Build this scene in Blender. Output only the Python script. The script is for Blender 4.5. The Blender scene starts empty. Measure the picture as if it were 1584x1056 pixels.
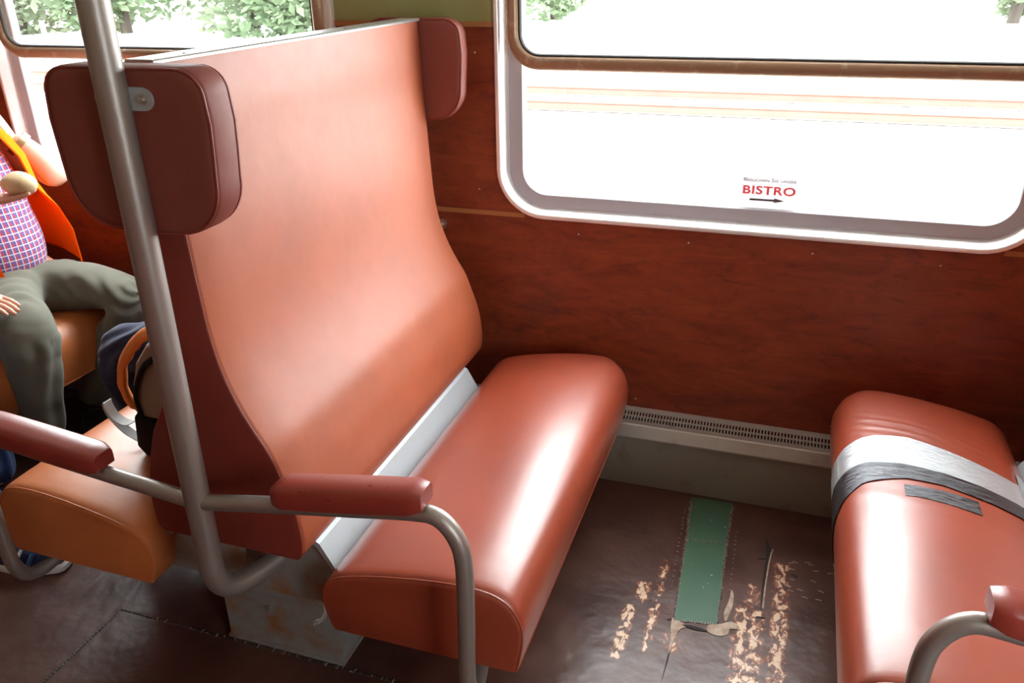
import bpy, bmesh, math, random
from mathutils import Vector, Matrix, noise
random.seed(7)
SC = bpy.context.scene
COL = SC.collection
# ------------------------------------------------------------------ camera
CAM_ROWS = ((0.948155, 0.317455, -0.015017), (0.119905, -0.401084, -0.908160), (-0.294323, 0.859275, -0.418354))
F_PX = 1276.33
cd = bpy.data.cameras.new('camera'); cam = bpy.data.objects.new('camera', cd); COL.objects.link(cam)
cd.sensor_width = 36; cd.lens = F_PX * 36 / 1584; cd.clip_start = .02; cd.clip_end = 500
R0, R1, R2 = CAM_ROWS
cam.matrix_world = Matrix.Translation((0, 0, 1.65)) @ Matrix((
    (R0[0], -R1[0], -R2[0], 0), (R0[1], -R1[1], -R2[1], 0), (R0[2], -R1[2], -R2[2], 0), (0, 0, 0, 1)))
SC.camera = cam
# ------------------------------------------------------------------ sky and exposure
W_STRENGTH = 12.0
world = bpy.data.worlds.new('overcast_sky'); SC.world = world; world.use_nodes = True
nt = world.node_tree; nt.nodes.clear()
wo = nt.nodes.new('ShaderNodeOutputWorld'); bg = nt.nodes.new('ShaderNodeBackground')
bg.inputs[0].default_value = (.93, .97, 1.0, 1); bg.inputs[1].default_value = W_STRENGTH
nt.links.new(bg.outputs[0], wo.inputs[0])
SC.view_settings.view_transform = 'Standard'; SC.view_settings.look = 'None'
SC.view_settings.gamma = 1; SC.view_settings.use_curve_mapping = False
SC.view_settings.exposure = 0.78

WY = 2.47          # inner face of the window wall
RY = -0.50         # inner face of the wall behind the camera
CEIL = 2.28
XL, XR = -5.4, 4.4
WIN = [(-4.95, -3.50), (-2.87, -1.42), (-0.885, 0.675), (1.22, 2.72)]   # outer edges of the window frames
WZ0, WZ1 = 0.897, 1.93
def portal(name, x, y, z, w, h, rx):
    ld = bpy.data.lights.new(name, 'AREA'); ld.shape = 'RECTANGLE'; ld.size = w; ld.size_y = h
    ld.cycles.is_portal = True
    o = bpy.data.objects.new(name, ld); COL.objects.link(o); o.location = (x, y, z); o.rotation_euler = (rx, 0, 0)
for a, b in WIN:
    portal('window_portal', (a + b) / 2, WY + .09, (WZ0 + WZ1) / 2, b - a, WZ1 - WZ0, -math.pi / 2)
a, b = WIN[3]; portal('window_portal', (a + b) / 2, RY - .09, (WZ0 + WZ1) / 2, b - a, WZ1 - WZ0, math.pi / 2)

# ------------------------------------------------------------------ node helpers
class NT:
    def __init__(s, name):
        s.m = bpy.data.materials.new(name); s.m.use_nodes = True; s.t = s.m.node_tree; s.t.nodes.clear()
        s.out = s.n('ShaderNodeOutputMaterial')
    def n(s, k, **p):
        x = s.t.nodes.new(k)
        for a, b in p.items(): setattr(x, a, b)
        return x
    def l(s, a, b): s.t.links.new(a, b)
    def put(s, sock, v):
        if isinstance(v, bpy.types.NodeSocket): s.l(v, sock)
        elif v is not None: sock.default_value = v
    def math(s, op, a, b=None, c=None, clamp=False):
        x = s.n('ShaderNodeMath', operation=op, use_clamp=clamp)
        for i, v in enumerate((a, b, c)):
            if v is not None: s.put(x.inputs[i], v)
        return x.outputs[0]
    def coord(s, kind='Object'): return s.n('ShaderNodeTexCoord').outputs[kind]
    def mapp(s, v, scale=(1, 1, 1), loc=(0, 0, 0), rot=(0, 0, 0)):
        x = s.n('ShaderNodeMapping'); s.l(v, x.inputs[0]); x.inputs['Scale'].default_value = scale
        x.inputs['Location'].default_value = loc; x.inputs['Rotation'].default_value = rot; return x.outputs[0]
    def noise(s, v, scale, detail=3, rough=.5, dist=0):
        x = s.n('ShaderNodeTexNoise'); s.l(v, x.inputs['Vector']); x.inputs['Scale'].default_value = scale
        x.inputs['Detail'].default_value = detail; x.inputs['Roughness'].default_value = rough
        x.inputs['Distortion'].default_value = dist; return x.outputs['Fac']
    def ramp(s, v, stops):
        x = s.n('ShaderNodeValToRGB'); s.l(v, x.inputs[0]); e = x.color_ramp.elements
        while len(e) < len(stops): e.new(.5)
        for i, (p, c) in enumerate(stops):
            e[i].position = p; e[i].color = (c, c, c, 1) if isinstance(c, (int, float)) else (*c, 1)
        return x.outputs[0]
    def mix(s, f, a, b):
        x = s.n('ShaderNodeMix', data_type='RGBA')
        s.put(x.inputs[0], f)
        s.put(x.inputs[6], (*a, 1) if isinstance(a, tuple) else a); s.put(x.inputs[7], (*b, 1) if isinstance(b, tuple) else b)
        return x.outputs[2]
    def smooth(s, v, a, b):
        x = s.n('ShaderNodeMapRange', interpolation_type='SMOOTHSTEP'); s.l(v, x.inputs[0])
        x.inputs[1].default_value = a; x.inputs[2].default_value = b; return x.outputs[0]
    def bump(s, h, strength=.2, dist=.01, prev=None):
        x = s.n('ShaderNodeBump'); s.put(x.inputs['Height'], h); x.inputs['Strength'].default_value = strength
        x.inputs['Distance'].default_value = dist
        if prev: s.l(prev, x.inputs['Normal'])
        return x.outputs[0]
    def bsdf(s, col, rough=.5, metal=0., spec=.5, coat=0., bump=None, trans=0, coat_rough=.2, sub=0, sheen=0):
        x = s.n('ShaderNodeBsdfPrincipled')
        s.put(x.inputs['Base Color'], (*col, 1) if isinstance(col, tuple) else col)
        s.put(x.inputs['Roughness'], rough); s.put(x.inputs['Metallic'], metal)
        x.inputs['Specular IOR Level'].default_value = spec; s.put(x.inputs['Coat Weight'], coat)
        x.inputs['Coat Roughness'].default_value = coat_rough
        if sub:
            x.inputs['Subsurface Weight'].default_value = sub; x.inputs['Subsurface Radius'].default_value = (.01, .004, .002)
        if sheen: x.inputs['Sheen Weight'].default_value = sheen
        if bump: s.l(bump, x.inputs['Normal'])
        s.l(x.outputs[0], s.out.inputs[0]); return s.m
def sepxyz(k, v):
    x = k.n('ShaderNodeSeparateXYZ'); k.l(v, x.inputs[0]); return x.outputs

def vinyl(name, c, rough=.40, wear=.12, grain=.25, coat=.35, coat_rough=.30):
    k = NT(name); v = k.coord()
    big = k.noise(v, 3.5, 4, .6)
    col = k.mix(k.ramp(big, [(.3, 0.), (.75, 1.)]), tuple(x * (1 - wear) for x in c), tuple(min(1, x * (1 + wear)) for x in c))
    b = k.bump(k.noise(v, 900, 2, .5), grain, .0006)
    b = k.bump(k.noise(v, 14, 3, .5), .25, .006, b)
    r = k.math('MULTIPLY_ADD', k.noise(v, 25, 4, .6), .16, rough - .08)
    return k.bsdf(col, r, spec=.5, coat=coat, bump=b, coat_rough=coat_rough)
M = {}
M['vinyl_red'] = vinyl('red_brown_vinyl', (.32, .052, .021), coat=.95, coat_rough=.33)
M['vinyl_back'] = vinyl('backrest_red_brown_vinyl', (.36, .080, .028), rough=.52, coat=.28, coat_rough=.42)
M['vinyl_side'] = vinyl('dark_red_brown_vinyl', (.21, .030, .018), rough=.55, coat=.1)
M['vinyl_wing'] = vinyl('wing_red_brown_vinyl', (.20, .042, .028), rough=.62, coat=.08)
M['vinyl_pad'] = vinyl('armrest_vinyl', (.28, .038, .026), rough=.30, grain=.5)
M['vinyl_orange'] = vinyl('tan_orange_vinyl', (.52, .155, .045), rough=.40, wear=.2)
def metal(name, c, rough=.4, metallic=1., dirt=None, scale=18, amount=(.55, .75), bs=.1):
    k = NT(name); v = k.coord(); n = k.noise(v, scale, 6, .65)
    col = c
    if dirt: col = k.mix(k.ramp(n, [(amount[0], 0.), (amount[1], 1.)]), c, dirt)
    m = k.math('MULTIPLY_ADD', k.ramp(n, [(amount[0], 0.), (amount[1], 1.)]), -metallic * .7, metallic) if dirt else metallic
    b = k.bump(k.noise(v, 120, 3, .6), bs, .001)
    return k.bsdf(col, rough, m, bump=b)
M['tube'] = metal('worn_grey_painted_tube', (.36, .325, .30), .42, .65, (.13, .075, .05), 60, (.66, .74), .25)
M['alu'] = metal('aluminium_trim', (.93, .93, .94), .34, .6)
M['alu_bright'] = metal('bright_aluminium_strip', (.80, .81, .82), .30, .85, (.45, .43, .42), 45, (.62, .8))
M['base_metal'] = metal('rusty_grey_painted_sheet', (.27, .285, .27), .55, .2, (.26, .12, .05), 11, (.46, .68), .3)
M['plate_metal'] = metal('grey_painted_plate', (.38, .405, .43), .45, .2, (.36, .34, .31), 20, (.55, .8))
M['bolt'] = metal('steel_bolt', (.5, .45, .4), .35, .9)
M['bronze'] = metal('brown_bronze_sash', (.34, .21, .13), .36, .35, (.58, .48, .36), 22, (.56, .8), .3)
M['rubber'] = metal('grey_rubber_gasket', (.40, .385, .42), .5, 0.)
M['heater'] = metal('grey_beige_heater_sheet', (.46, .44, .41), .40, .45, (.24, .16, .12), 13, (.58, .9), .15)
M['heater_low'] = metal('olive_grey_heater_front', (.30, .285, .24), .5, .1, (.16, .12, .10), 13, (.58, .9), .15)
M['dark'] = metal('dark_cavity', (.02, .016, .014), .8, 0.)
M['cream'] = metal('cream_ceiling_paint', (.80, .78, .72), .5, 0.)
M['green_wall'] = metal('olive_green_wall_panel', (.25, .235, .085), .38, 0., (.30, .29, .13), 9, (.4, .8))
M['tan_trim'] = metal('tan_wood_strip', (.34, .135, .045), .4, 0.)
# wood veneer
k = NT('red_brown_wood_veneer'); v = k.coord(); vm = k.mapp(v, (1, 1, 3.2))
n1 = k.noise(vm, 4.5, 8, .74, 1.0); n2 = k.noise(k.mapp(v, (4, 4, 26)), 4, 5, .6, .5); n3 = k.noise(vm, 9, 6, .7, 1.2)
c = k.ramp(n1, [(.28, (.10, .016, .008)), (.45, (.20, .034, .012)), (.60, (.26, .048, .015)), (.78, (.36, .080, .024))])
c = k.mix(k.ramp(n3, [(.54, 0.), (.72, .75)]), c, (.070, .013, .009))
c = k.mix(k.math('MULTIPLY', n2, .35), c, (.11, .018, .009))
M['wood'] = k.bsdf(c, .38, spec=.5, bump=k.bump(n2, .05, .002))
# ------------------------------------------------------------------ mesh helpers
OFF = {}                              # world offset of every parent
def link(name, me, parent=None):
    o = bpy.data.objects.new(name, me); COL.objects.link(o)
    if parent: o.parent = parent
    return o
def empty(name, loc, label, cat, group=None):
    o = link(name, None); o.location = loc; OFF[o.name] = Vector(loc); o['label'] = label; o['category'] = cat
    if group: o['group'] = group
    return o
def tag(o, label=None, cat=None, group=None, kind=None):
    for a, b in (('label', label), ('category', cat), ('group', group), ('kind', kind)):
        if b: o[a] = b
    return o
def mk(name, vs, fs, m, parent=None, ang=35, flat=False):
    off = OFF.get(parent.name, Vector()) if parent else Vector()
    me = bpy.data.meshes.new(name); me.from_pydata([tuple(Vector(v) - off) for v in vs], [], fs)
    bm = bmesh.new(); bm.from_mesh(me); bmesh.ops.remove_doubles(bm, verts=bm.verts, dist=1e-6)
    bmesh.ops.recalc_face_normals(bm, faces=bm.faces); bm.to_mesh(me); bm.free()
    for x in (m if isinstance(m, (list, tuple)) else [m]): me.materials.append(M[x] if isinstance(x, str) else x)
    if not flat:
        me.shade_smooth(); me.set_sharp_from_angle(angle=math.radians(ang))
    o = link(name, me, parent); OFF[o.name] = off
    return o
class G:                              # collects shapes for ONE mesh
    def __init__(s): s.v = []; s.f = []
    def add(s, vs, fs):
        b = len(s.v); s.v += [Vector(v) for v in vs]; s.f += [tuple(b + i for i in f) for f in fs]; return s
    def box(s, x0, x1, y0, y1, z0, z1, bev=0, mat=None):
        bm = bmesh.new(); bmesh.ops.create_cube(bm, size=1)
        for v in bm.verts: v.co = Vector(((x0 + x1) / 2 + v.co.x * (x1 - x0), (y0 + y1) / 2 + v.co.y * (y1 - y0), (z0 + z1) / 2 + v.co.z * (z1 - z0)))
        if bev: bmesh.ops.bevel(bm, geom=bm.edges[:], offset=bev, segments=2, affect='EDGES', profile=.7)
        if mat: bm.transform(mat)
        bm.verts.index_update(); s.add([v.co.copy() for v in bm.verts], [[v.index for v in f.verts] for f in bm.faces]); bm.free(); return s
    def loft(s, rings, caps=True, closed=True, loop=False):
        n = len(rings[0]); vs = [p for r in rings for p in r]; fs = []
        R = len(rings)
        for i in range(R if loop else R - 1):
            for j in range(n if closed else n - 1):
                fs.append((i * n + j, i * n + (j + 1) % n, ((i + 1) % R) * n + (j + 1) % n, ((i + 1) % R) * n + j))
        if caps and not loop: fs += [tuple(range(n))[::-1], tuple((R - 1) * n + j for j in range(n))]
        return s.add(vs, fs)
    def tube(s, pts, r, n=16, caps=True, flat=1., loop=False):
        pts = [Vector(p) for p in pts]; rings = []; up = None
        N = len(pts)
        for i, p in enumerate(pts):
            t = ((pts[(i + 1) % N] if loop else pts[min(i + 1, N - 1)]) - (pts[i - 1] if (i or loop) else pts[0])).normalized()
            if up is None: up = t.orthogonal().normalized() if abs(t.z) > .9 else (Vector((0, 0, 1)) - t * t.z).normalized()
            up = (up - t * up.dot(t)).normalized(); sd = t.cross(up)
            rr = r[i] if isinstance(r, (list, tuple)) else r
            rings.append([p + (math.cos(a) * sd + math.sin(a) * up * flat) * rr for a in [2 * math.pi * q / n for q in range(n)]])
        return s.loft(rings, caps, loop=loop)
    def sphere(s, c, r, sc=(1, 1, 1), u=16, v=10):
        bm = bmesh.new(); bmesh.ops.create_uvsphere(bm, u_segments=u, v_segments=v, radius=r)
        for q in bm.verts: q.co = Vector((q.co.x * sc[0] + c[0], q.co.y * sc[1] + c[1], q.co.z * sc[2] + c[2]))
        bm.verts.index_update(); s.add([q.co.copy() for q in bm.verts], [[q.index for q in f.verts] for f in bm.faces]); bm.free(); return s
    def make(s, name, m, parent=None, ang=35, flat=False): return mk(name, s.v, s.f, m, parent, ang, flat)
def catmull(P, n=8, closed=False):
    P = [Vector(p) for p in P]; out = []; N = len(P)
    for i in range(N if closed else N - 1):
        a, b, c, d = (P[(i - 1) % N], P[i], P[(i + 1) % N], P[(i + 2) % N]) if closed else (P[max(i - 1, 0)], P[i], P[i + 1], P[min(i + 2, N - 1)])
        for q in range(n):
            t = q / n; out.append(.5 * ((2 * b) + (c - a) * t + (2 * a - 5 * b + 4 * c - d) * t * t + (3 * b - a - 3 * c + d) * t ** 3))
    if not closed: out.append(P[-1])
    return out
def bend(P, rad, n=8):                # polyline with every inner corner rounded
    P = [Vector(p) for p in P]; out = [P[0]]
    for i in range(1, len(P) - 1):
        r = rad[i - 1] if isinstance(rad, (list, tuple)) else rad
        a = (P[i - 1] - P[i]).normalized(); b = (P[i + 1] - P[i]).normalized()
        A, B = P[i] + a * r, P[i] + b * r
        for q in range(n + 1):
            t = q / n; out.append((1 - t) ** 2 * A + 2 * t * (1 - t) * P[i] + t * t * B)
    out.append(P[-1]); return out
def rrect(x0, x1, z0, z1, r, n=10):   # rounded rectangle loop in x-z
    out = []
    for cx, cz, a0 in ((x1 - r, z0 + r, -90), (x1 - r, z1 - r, 0), (x0 + r, z1 - r, 90), (x0 + r, z0 + r, 180)):
        for q in range(n + 1):
            a = math.radians(a0 + 90 * q / n); out.append((cx + r * math.cos(a), cz + r * math.sin(a)))
    return out
def wall_with_holes(name, x0, x1, z0, z1, y, holes, m, thick):
    bm = bmesh.new()
    def loop(pts):
        vs = [bm.verts.new((px, y, pz)) for px, pz in pts]
        for i in range(len(vs)): bm.edges.new((vs[i], vs[(i + 1) % len(vs)]))
    loop([(x0, z0), (x1, z0), (x1, z1), (x0, z1)])
    for h in holes: loop(h)
    bmesh.ops.triangle_fill(bm, edges=bm.edges[:], use_beauty=True)
    r = bmesh.ops.extrude_face_region(bm, geom=bm.faces[:])
    for g in r['geom']:
        if isinstance(g, bmesh.types.BMVert): g.co.y += thick
    bmesh.ops.recalc_face_normals(bm, faces=bm.faces)
    me = bpy.data.meshes.new(name); bm.to_mesh(me); bm.free()
    for q in m: me.materials.append(M[q])
    return tag(link(name, me), kind='structure')
def skin(nodes, edges, sub=2):        # skin-modifier surface evaluated to plain verts and faces
    names = list(nodes); me = bpy.data.meshes.new('tmp')
    me.from_pydata([nodes[n][:3] for n in names], [(names.index(a), names.index(b)) for a, b in edges], [])
    o = bpy.data.objects.new('tmp', me); COL.objects.link(o)
    md = o.modifiers.new('s', 'SKIN'); md.use_smooth_shade = True; md.branch_smoothing = .6
    for i, n in enumerate(names):
        r = nodes[n][3:]; me.skin_vertices[0].data[i].radius = (r[0], r[-1]); me.skin_vertices[0].data[i].use_root = (i == 0)
    sb = o.modifiers.new('d', 'SUBSURF'); sb.levels = sub; sb.render_levels = sub
    dg = bpy.context.evaluated_depsgraph_get(); ev = o.evaluated_get(dg); m2 = bpy.data.meshes.new_from_object(ev)
    vs = [v.co.copy() for v in m2.vertices]; fs = [tuple(p.vertices) for p in m2.polygons]
    bpy.data.objects.remove(o); bpy.data.meshes.remove(m2); bpy.data.meshes.remove(me)
    return vs, fs
def chain(*n): return [(n[i], n[i + 1]) for i in range(len(n) - 1)]
def wrinkle(g, amp, sc, seed=0):
    for v in g.v:
        d = noise.noise_vector(Vector(v) * sc + Vector((seed, seed, 0))); v += d * amp
    return g
PI = math.pi
# ------------------------------------------------------------------ the carriage
k = NT('dark_worn_vinyl_floor'); v = k.coord(); X, Y, Z = sepxyz(k, v)
n = k.noise(v, 4, 6, .65, .3); nf = k.noise(v, 30, 5, .7)
c = k.ramp(n, [(.3, (.048, .018, .014)), (.55, (.098, .038, .027)), (.8, (.145, .062, .045))])
def box_mask(x0, x1, y0, y1, s):
    a = k.math('MULTIPLY', k.smooth(X, x0 - s, x0 + s), k.smooth(X, x1 + s, x1 - s))
    b = k.math('MULTIPLY', k.smooth(Y, y0 - s, y0 + s), k.smooth(Y, y1 + s, y1 - s)); return k.math('MULTIPLY', a, b)
wn = k.noise(k.mapp(v, (26, 15, 1)), 2.4, 5, .62, .6)
wear = None
for x0, x1, y0, y1, s, w in ((-.295, -.262, 1.60, 1.81, .014, 1.15), (-.275, -.235, 1.82, 1.92, .018, .85), (-.225, -.198, 1.64, 2.03, .016, .82),
                             (.00, .085, 1.35, 1.90, .030, .86), (.02, .07, 1.85, 2.0, .02, .62), (.095, .145, 1.62, 2.12, .020, .84), (-.18, -.12, 1.66, 1.74, .02, .6)):
    t = k.math('MULTIPLY', box_mask(x0, x1, y0, y1, s), w); wear = t if wear is None else k.math('MAXIMUM', wear, t)
wear = k.math('MULTIPLY', wear, k.ramp(wn, [(.34, 0.), (.70, 1.)]))
c = k.mix(k.ramp(wear, [(.20, 0.), (.32, 1.)]), c, (.30, .095, .045))
c = k.mix(k.ramp(wear, [(.36, 0.), (.46, 1.)]), c, (.78, .55, .38))
spk = k.ramp(k.noise(v, 90, 2, .5), [(.76, 0.), (.78, 1.)])
c = k.mix(k.math('MULTIPLY', spk, .35), c, (.5, .42, .36))
b = k.bump(k.noise(v, 7, 3, .5), .35, .02); b = k.bump(nf, .25, .003, b)
r = k.math('MULTIPLY_ADD', n, .30, .22)
M['floor'] = k.bsdf(c, r, spec=.55, bump=b)
g = G().box(XL, XR, RY - .05, WY + .05, -.06, 0)
floor = tag(g.make('floor', 'floor', flat=True), kind='structure')
g = G().box(XL, XR, RY - .05, WY + .05, CEIL, CEIL + .05)
tag(g.make('ceiling', 'cream', flat=True), kind='structure')
REAR_WIN = [WIN[3]]
def holes(wins, s=0.012): return [rrect(a + s, b - s, WZ0 + s, WZ1 - s, .143) for a, b in wins]
ZG = 1.485
# lower wood wall and upper green wall are one panelled wall: material picked per height
k = NT('wall_panel_lower_wood_upper_green')
wall = wall_with_holes('wall_window_side', XL, XR, 0, CEIL, WY, holes(WIN), ['wood', 'green_wall'], .075)
def split_height(o, z):
    bm = bmesh.new(); bm.from_mesh(o.data)
    bmesh.ops.bisect_plane(bm, geom=bm.verts[:] + bm.edges[:] + bm.faces[:], plane_co=(0, 0, z), plane_no=(0, 0, 1))
    for f in bm.faces: f.material_index = 1 if f.calc_center_median().z > z else 0
    bm.to_mesh(o.data); bm.free()
split_height(wall, ZG)
rear = wall_with_holes('wall_camera_side', XL, XR, 0, CEIL, RY - .075, holes(REAR_WIN), ['wood', 'green_wall'], .075); split_height(rear, ZG)
for nm, x in (('wall_left', XL - .05), ('wall_right', XR)):
    o = tag(G().box(x, x + .05, RY - .05, WY + .05, 0, CEIL).make(nm, ['wood', 'green_wall'], flat=True), kind='structure'); split_height(o, ZG)
for i, (z0, z1) in enumerate(((ZG - .012, ZG + .004), (.896, .911))):
    cut = [XL] + [q for a, b in WIN for q in ((a + .01, b - .01) if i == 0 else (a + .09, b - .09))] + [XR]
    g = G()
    for a, b in zip(cut[::2], cut[1::2]): g.box(a, b, WY - .0035, WY, z0, z1, .001)
    tag(g.make('trim_%d' % (i + 1), 'tan_trim'), kind='structure')
k = NT('window_glass'); tr = k.n('ShaderNodeBsdfTransparent'); gl = k.n('ShaderNodeBsdfGlossy'); gl.inputs['Roughness'].default_value = .02
tr.inputs[0].default_value = (.96, .98, .97, 1)
fr = k.n('ShaderNodeLayerWeight'); fr.inputs[0].default_value = .5; mx = k.n('ShaderNodeMixShader')
k.l(k.math('MULTIPLY_ADD', k.math('POWER', fr.outputs['Facing'], 5.), .9, .04), mx.inputs[0]); k.l(tr.outputs[0], mx.inputs[1]); k.l(gl.outputs[0], mx.inputs[2]); k.l(mx.outputs[0], k.out.inputs[0]); M['glass'] = k.m
def window(i, a, b, yw, sg):          # sg = +1: glass lies towards +y
    fo = G()
    prof = [(0, 0), (-.013, .002), (-.0145, .005), (-.0145, .013), (-.012, .016), (.034, .028), (.036, .034)]
    rr = .155
    fo.loft([[(x, yw + sg * dy, z) for x, z in rrect(a + q, b - q, WZ0 + q, WZ1 - q, max(.03, rr - q))] for dy, q in prof], caps=False)
    f = tag(fo.make('window_%d' % i, 'alu', ang=50), kind='structure')
    gk = G(); gp = [(.036, .030), (.030, .034), (.030, .074), (.036, .079), (.062, .079)]
    gk.loft([[(x, yw + sg * dy, z) for x, z in rrect(a + q, b - q, WZ0 + q * .93, WZ1 - q, rr - q)] for dy, q in gp], caps=False)
    gk.make('gasket', 'rubber', f, ang=40)
    p = rrect(a + .078, b - .078, WZ0 + .072, WZ1 - .078, .078)
    G().add([(x, yw + sg * .054, z) for x, z in p] + [(x, yw + sg * .058, z) for x, z in p],
            [tuple(range(len(p))), tuple(range(len(p), 2 * len(p)))] + [(i_, (i_ + 1) % len(p), len(p) + (i_ + 1) % len(p), len(p) + i_) for i_ in range(len(p))]).make('pane', 'glass', f, flat=True)
    # hinged upper sash: rounded bar with a bronze face, own pane
    sh = G(); sp = [(-.002, .0), (-.008, .002), (-.013, .007), (-.018, .016), (-.019, .028), (-.015, .036), (-.008, .041), (.004, .042), (.004, .002)]
    sx0, sx1, sz0, sz1 = a + .036, b - .036, 1.352, WZ1 - .03
    sh.loft([[(x, yw + sg * (dy + .002), z) for x, z in rrect(sx0 + q, sx1 - q, sz0 + q, sz1 - q, .105 - q)] for dy, q in sp], caps=False, loop=True)
    s = sh.make('upper_sash', 'bronze', f, ang=50)
    rb = G(); rp = [(-.006, .041), (-.007, .045), (-.002, .048), (.004, .048), (.004, .041)]
    rb.loft([[(x, yw + sg * dy, z) for x, z in rrect(sx0 + q, sx1 - q, sz0 + q, sz1 - q, .105 - q)] for dy, q in rp], caps=False, loop=True)
    rb.make('sash_gasket', 'dark', s)
    return f
for i, (a, b) in enumerate(WIN): window(i + 1, a, b, WY, 1)
for i, (a, b) in enumerate(REAR_WIN): window(i + 5, a, b, RY, -1)
# round screws in the wall panel and one fastener behind the seat back
for x, z in [(-.615, .855), (-.268, .857), (.093, .856), (.436, .852), (.221, .292), (-.405, .292), (-.95, 1.40), (-.95, .98)]:
    g = G(); g.tube([(x, WY, z), (x, WY - .0015, z), (x, WY - .0025, z)], [.003, .003, .0015], 10); g.make('screw_head', 'bolt', wall)
g = G(); g.tube([(-1.088, WY, .853), (-1.088, WY - .012, .853), (-1.088, WY - .014, .853), (-1.088, WY - .03, .853), (-1.088, WY - .034, .853)], [.019, .019, .011, .011, .006], 20)
g.make('wall_fastener', 'bolt', wall)

# ------------------------------------------------------------------ heater housing along the wall
HX0, HX1 = XL + .02, XR - .02
H = empty('heater_housing', (0, 2.40, 0), 'long grey sheet metal heater cover with slotted top under the window', 'heater')
G().box(HX0, HX1, 2.385, WY - .001, .004, .196, .003).make('front_panel', 'heater_low', H)
g = G(); pr = [(2.372, .194), (2.372, .199), (2.390, .234), (2.394, .2375), (2.404, .239), (2.404, .235), (2.380, .194)]
g.loft([[(x, y, z) for y, z in pr] for x in (HX0, HX1)]).make('sloping_ledge', 'heater', H, ang=20)
G().box(HX0, HX1, 2.402, WY - .001, .205, .226).make('convector_core', 'dark', H)
g = G(); yrow = [2.4035, 2.4100, 2.4265, 2.4320, 2.4485, WY - .001]; zt = lambda y: .239 + (y - 2.40) * .33
xs = []; x = -1.75
while x < 1.75: xs += [x, x + .0052]; x += .0102
ys = yrow; vs = []; fs = []
allx = [HX0] + xs + [HX1]
for x in allx:
    for y in ys: vs.append((x, y, zt(y)))
nY = len(ys)
for i in range(len(allx) - 1):
    for j in range(nY - 1):
        if 1 <= i <= len(xs) and i % 2 == 1 and j in (1, 3): continue
        fs.append((i * nY + j, (i + 1) * nY + j, (i + 1) * nY + j + 1, i * nY + j + 1))
nb = len(vs); vs += [(x, y, z - .0025) for x, y, z in vs]; fs += [tuple(nb + q for q in f[::-1]) for f in fs]
for i in range(len(xs) // 2):
    for j in (1, 3):
        a = (2 * i + 1) * nY + j; q = [a, a + nY, a + nY + 1, a + 1]
        for e in range(4): fs.append((q[e], q[(e + 1) % 4], nb + q[(e + 1) % 4], nb + q[e]))
mk('slotted_grille', vs, fs, 'heater', H, flat=True)

# ------------------------------------------------------------------ floor repairs
k = NT('green_floor_patch'); v = k.coord(); n = k.noise(v, 9, 4, .6)
c = k.mix(n, (.055, .125, .075), (.085, .175, .11)); c = k.mix(k.ramp(k.noise(v, 60, 2), [(.72, 0.), (.74, 1.)]), c, (.6, .65, .6))
M['green_patch'] = k.bsdf(c, .38, bump=k.bump(n, .3, .006))
M['torn'] = metal('torn_pale_backing', (.55, .42, .33), .8, 0., (.30, .19, .13), 40, (.4, .7), .6)
M['seam'] = metal('dark_weld_bead', (.035, .022, .018), .4, 0., (.40, .36, .33), 90, (.58, .70), .6)
M['stitch'] = metal('worn_weld_tick', (.42, .34, .30), .5, 0.)
def quad_patch(name, pts, m, h=.0015, parent=None, n=8):
    g = G(); a, b, c_, d = [Vector((*p, 0)) for p in pts]; rows = []
    for i in range(n + 1):
        t = i / n; l, r_ = a.lerp(d, t), b.lerp(c_, t)
        rows.append([Vector((*(l.lerp(r_, s / n)).xy, h + .0012 * noise.noise(Vector((l.lerp(r_, s / n) * 14))))) for s in range(n + 1)])
    g.loft(rows, caps=False, closed=False)
    top = [p for p in g.v]
    return g.make(name, m, parent)
P = empty('floor_patch', (-.10, 2.0, 0), 'long green patch let into the worn brown floor between the benches', 'floor patch')
quad_patch('large_panel', [(-.153, 1.782), (-.040, 1.800), (-.047, 2.150), (-.168, 2.142)], 'green_patch', .0022, P)
quad_patch('small_panel', [(-.168, 2.147), (-.047, 2.155), (-.046, 2.376), (-.182, 2.37)], 'green_patch', .0020, P)
def stitches(parent, pts, w=.010, step=.006, name='weld_seam', ht=.003):
    g = G(); pts = [Vector((*p, 0)) for p in pts]; rd = random.Random(3)
    for a, b in zip(pts, pts[1:]):
        L = (b - a).length; t = (b - a).normalized(); s = Vector((-t.y, t.x, 0)); d = 0
        while d < L:
            p = a + t * d + s * rd.uniform(-.0015, .0015); ww = w * rd.uniform(.5, 1.1)
            q = [p - s * ww / 2, p + s * ww / 2 + t * rd.uniform(-.001, .002)]
            g.tube([Vector((*q[0].xy, .0006)), Vector((*((q[0] + q[1]) / 2).xy, ht)), Vector((*q[1].xy, .0006))], .0011, 5)
            d += step * rd.uniform(.8, 1.4)
    return g.make(name, 'stitch', parent)
def bead(parent, pts, r=.004, name='weld_bead'):
    g = G(); q = []
    for a, b in zip(pts, pts[1:]):
        for i in range(24): q.append(Vector((a[0] + (b[0] - a[0]) * i / 24 + random.uniform(-.0015, .0015), a[1] + (b[1] - a[1]) * i / 24 + random.uniform(-.0015, .0015), .0005)))
    g.tube(q, r, 8, flat=.5); return g.make(name, 'seam', parent)
for e in ([(-.153, 1.782), (-.168, 2.144), (-.180, 2.35)], [(-.040, 1.800), (-.047, 2.15), (-.046, 2.36)], [(-.168, 2.144), (-.047, 2.153)], [(-.153, 1.782), (-.040, 1.80)]):
    bead(P, e, .0035); stitches(P, e)
for e in ([(-.176, 1.80), (-.194, 2.30)], [(-.017, 1.86), (-.022, 2.25)]): tag(stitches(P, e, .006, .02, 'outer_stitch', .002), kind='stuff')
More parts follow.
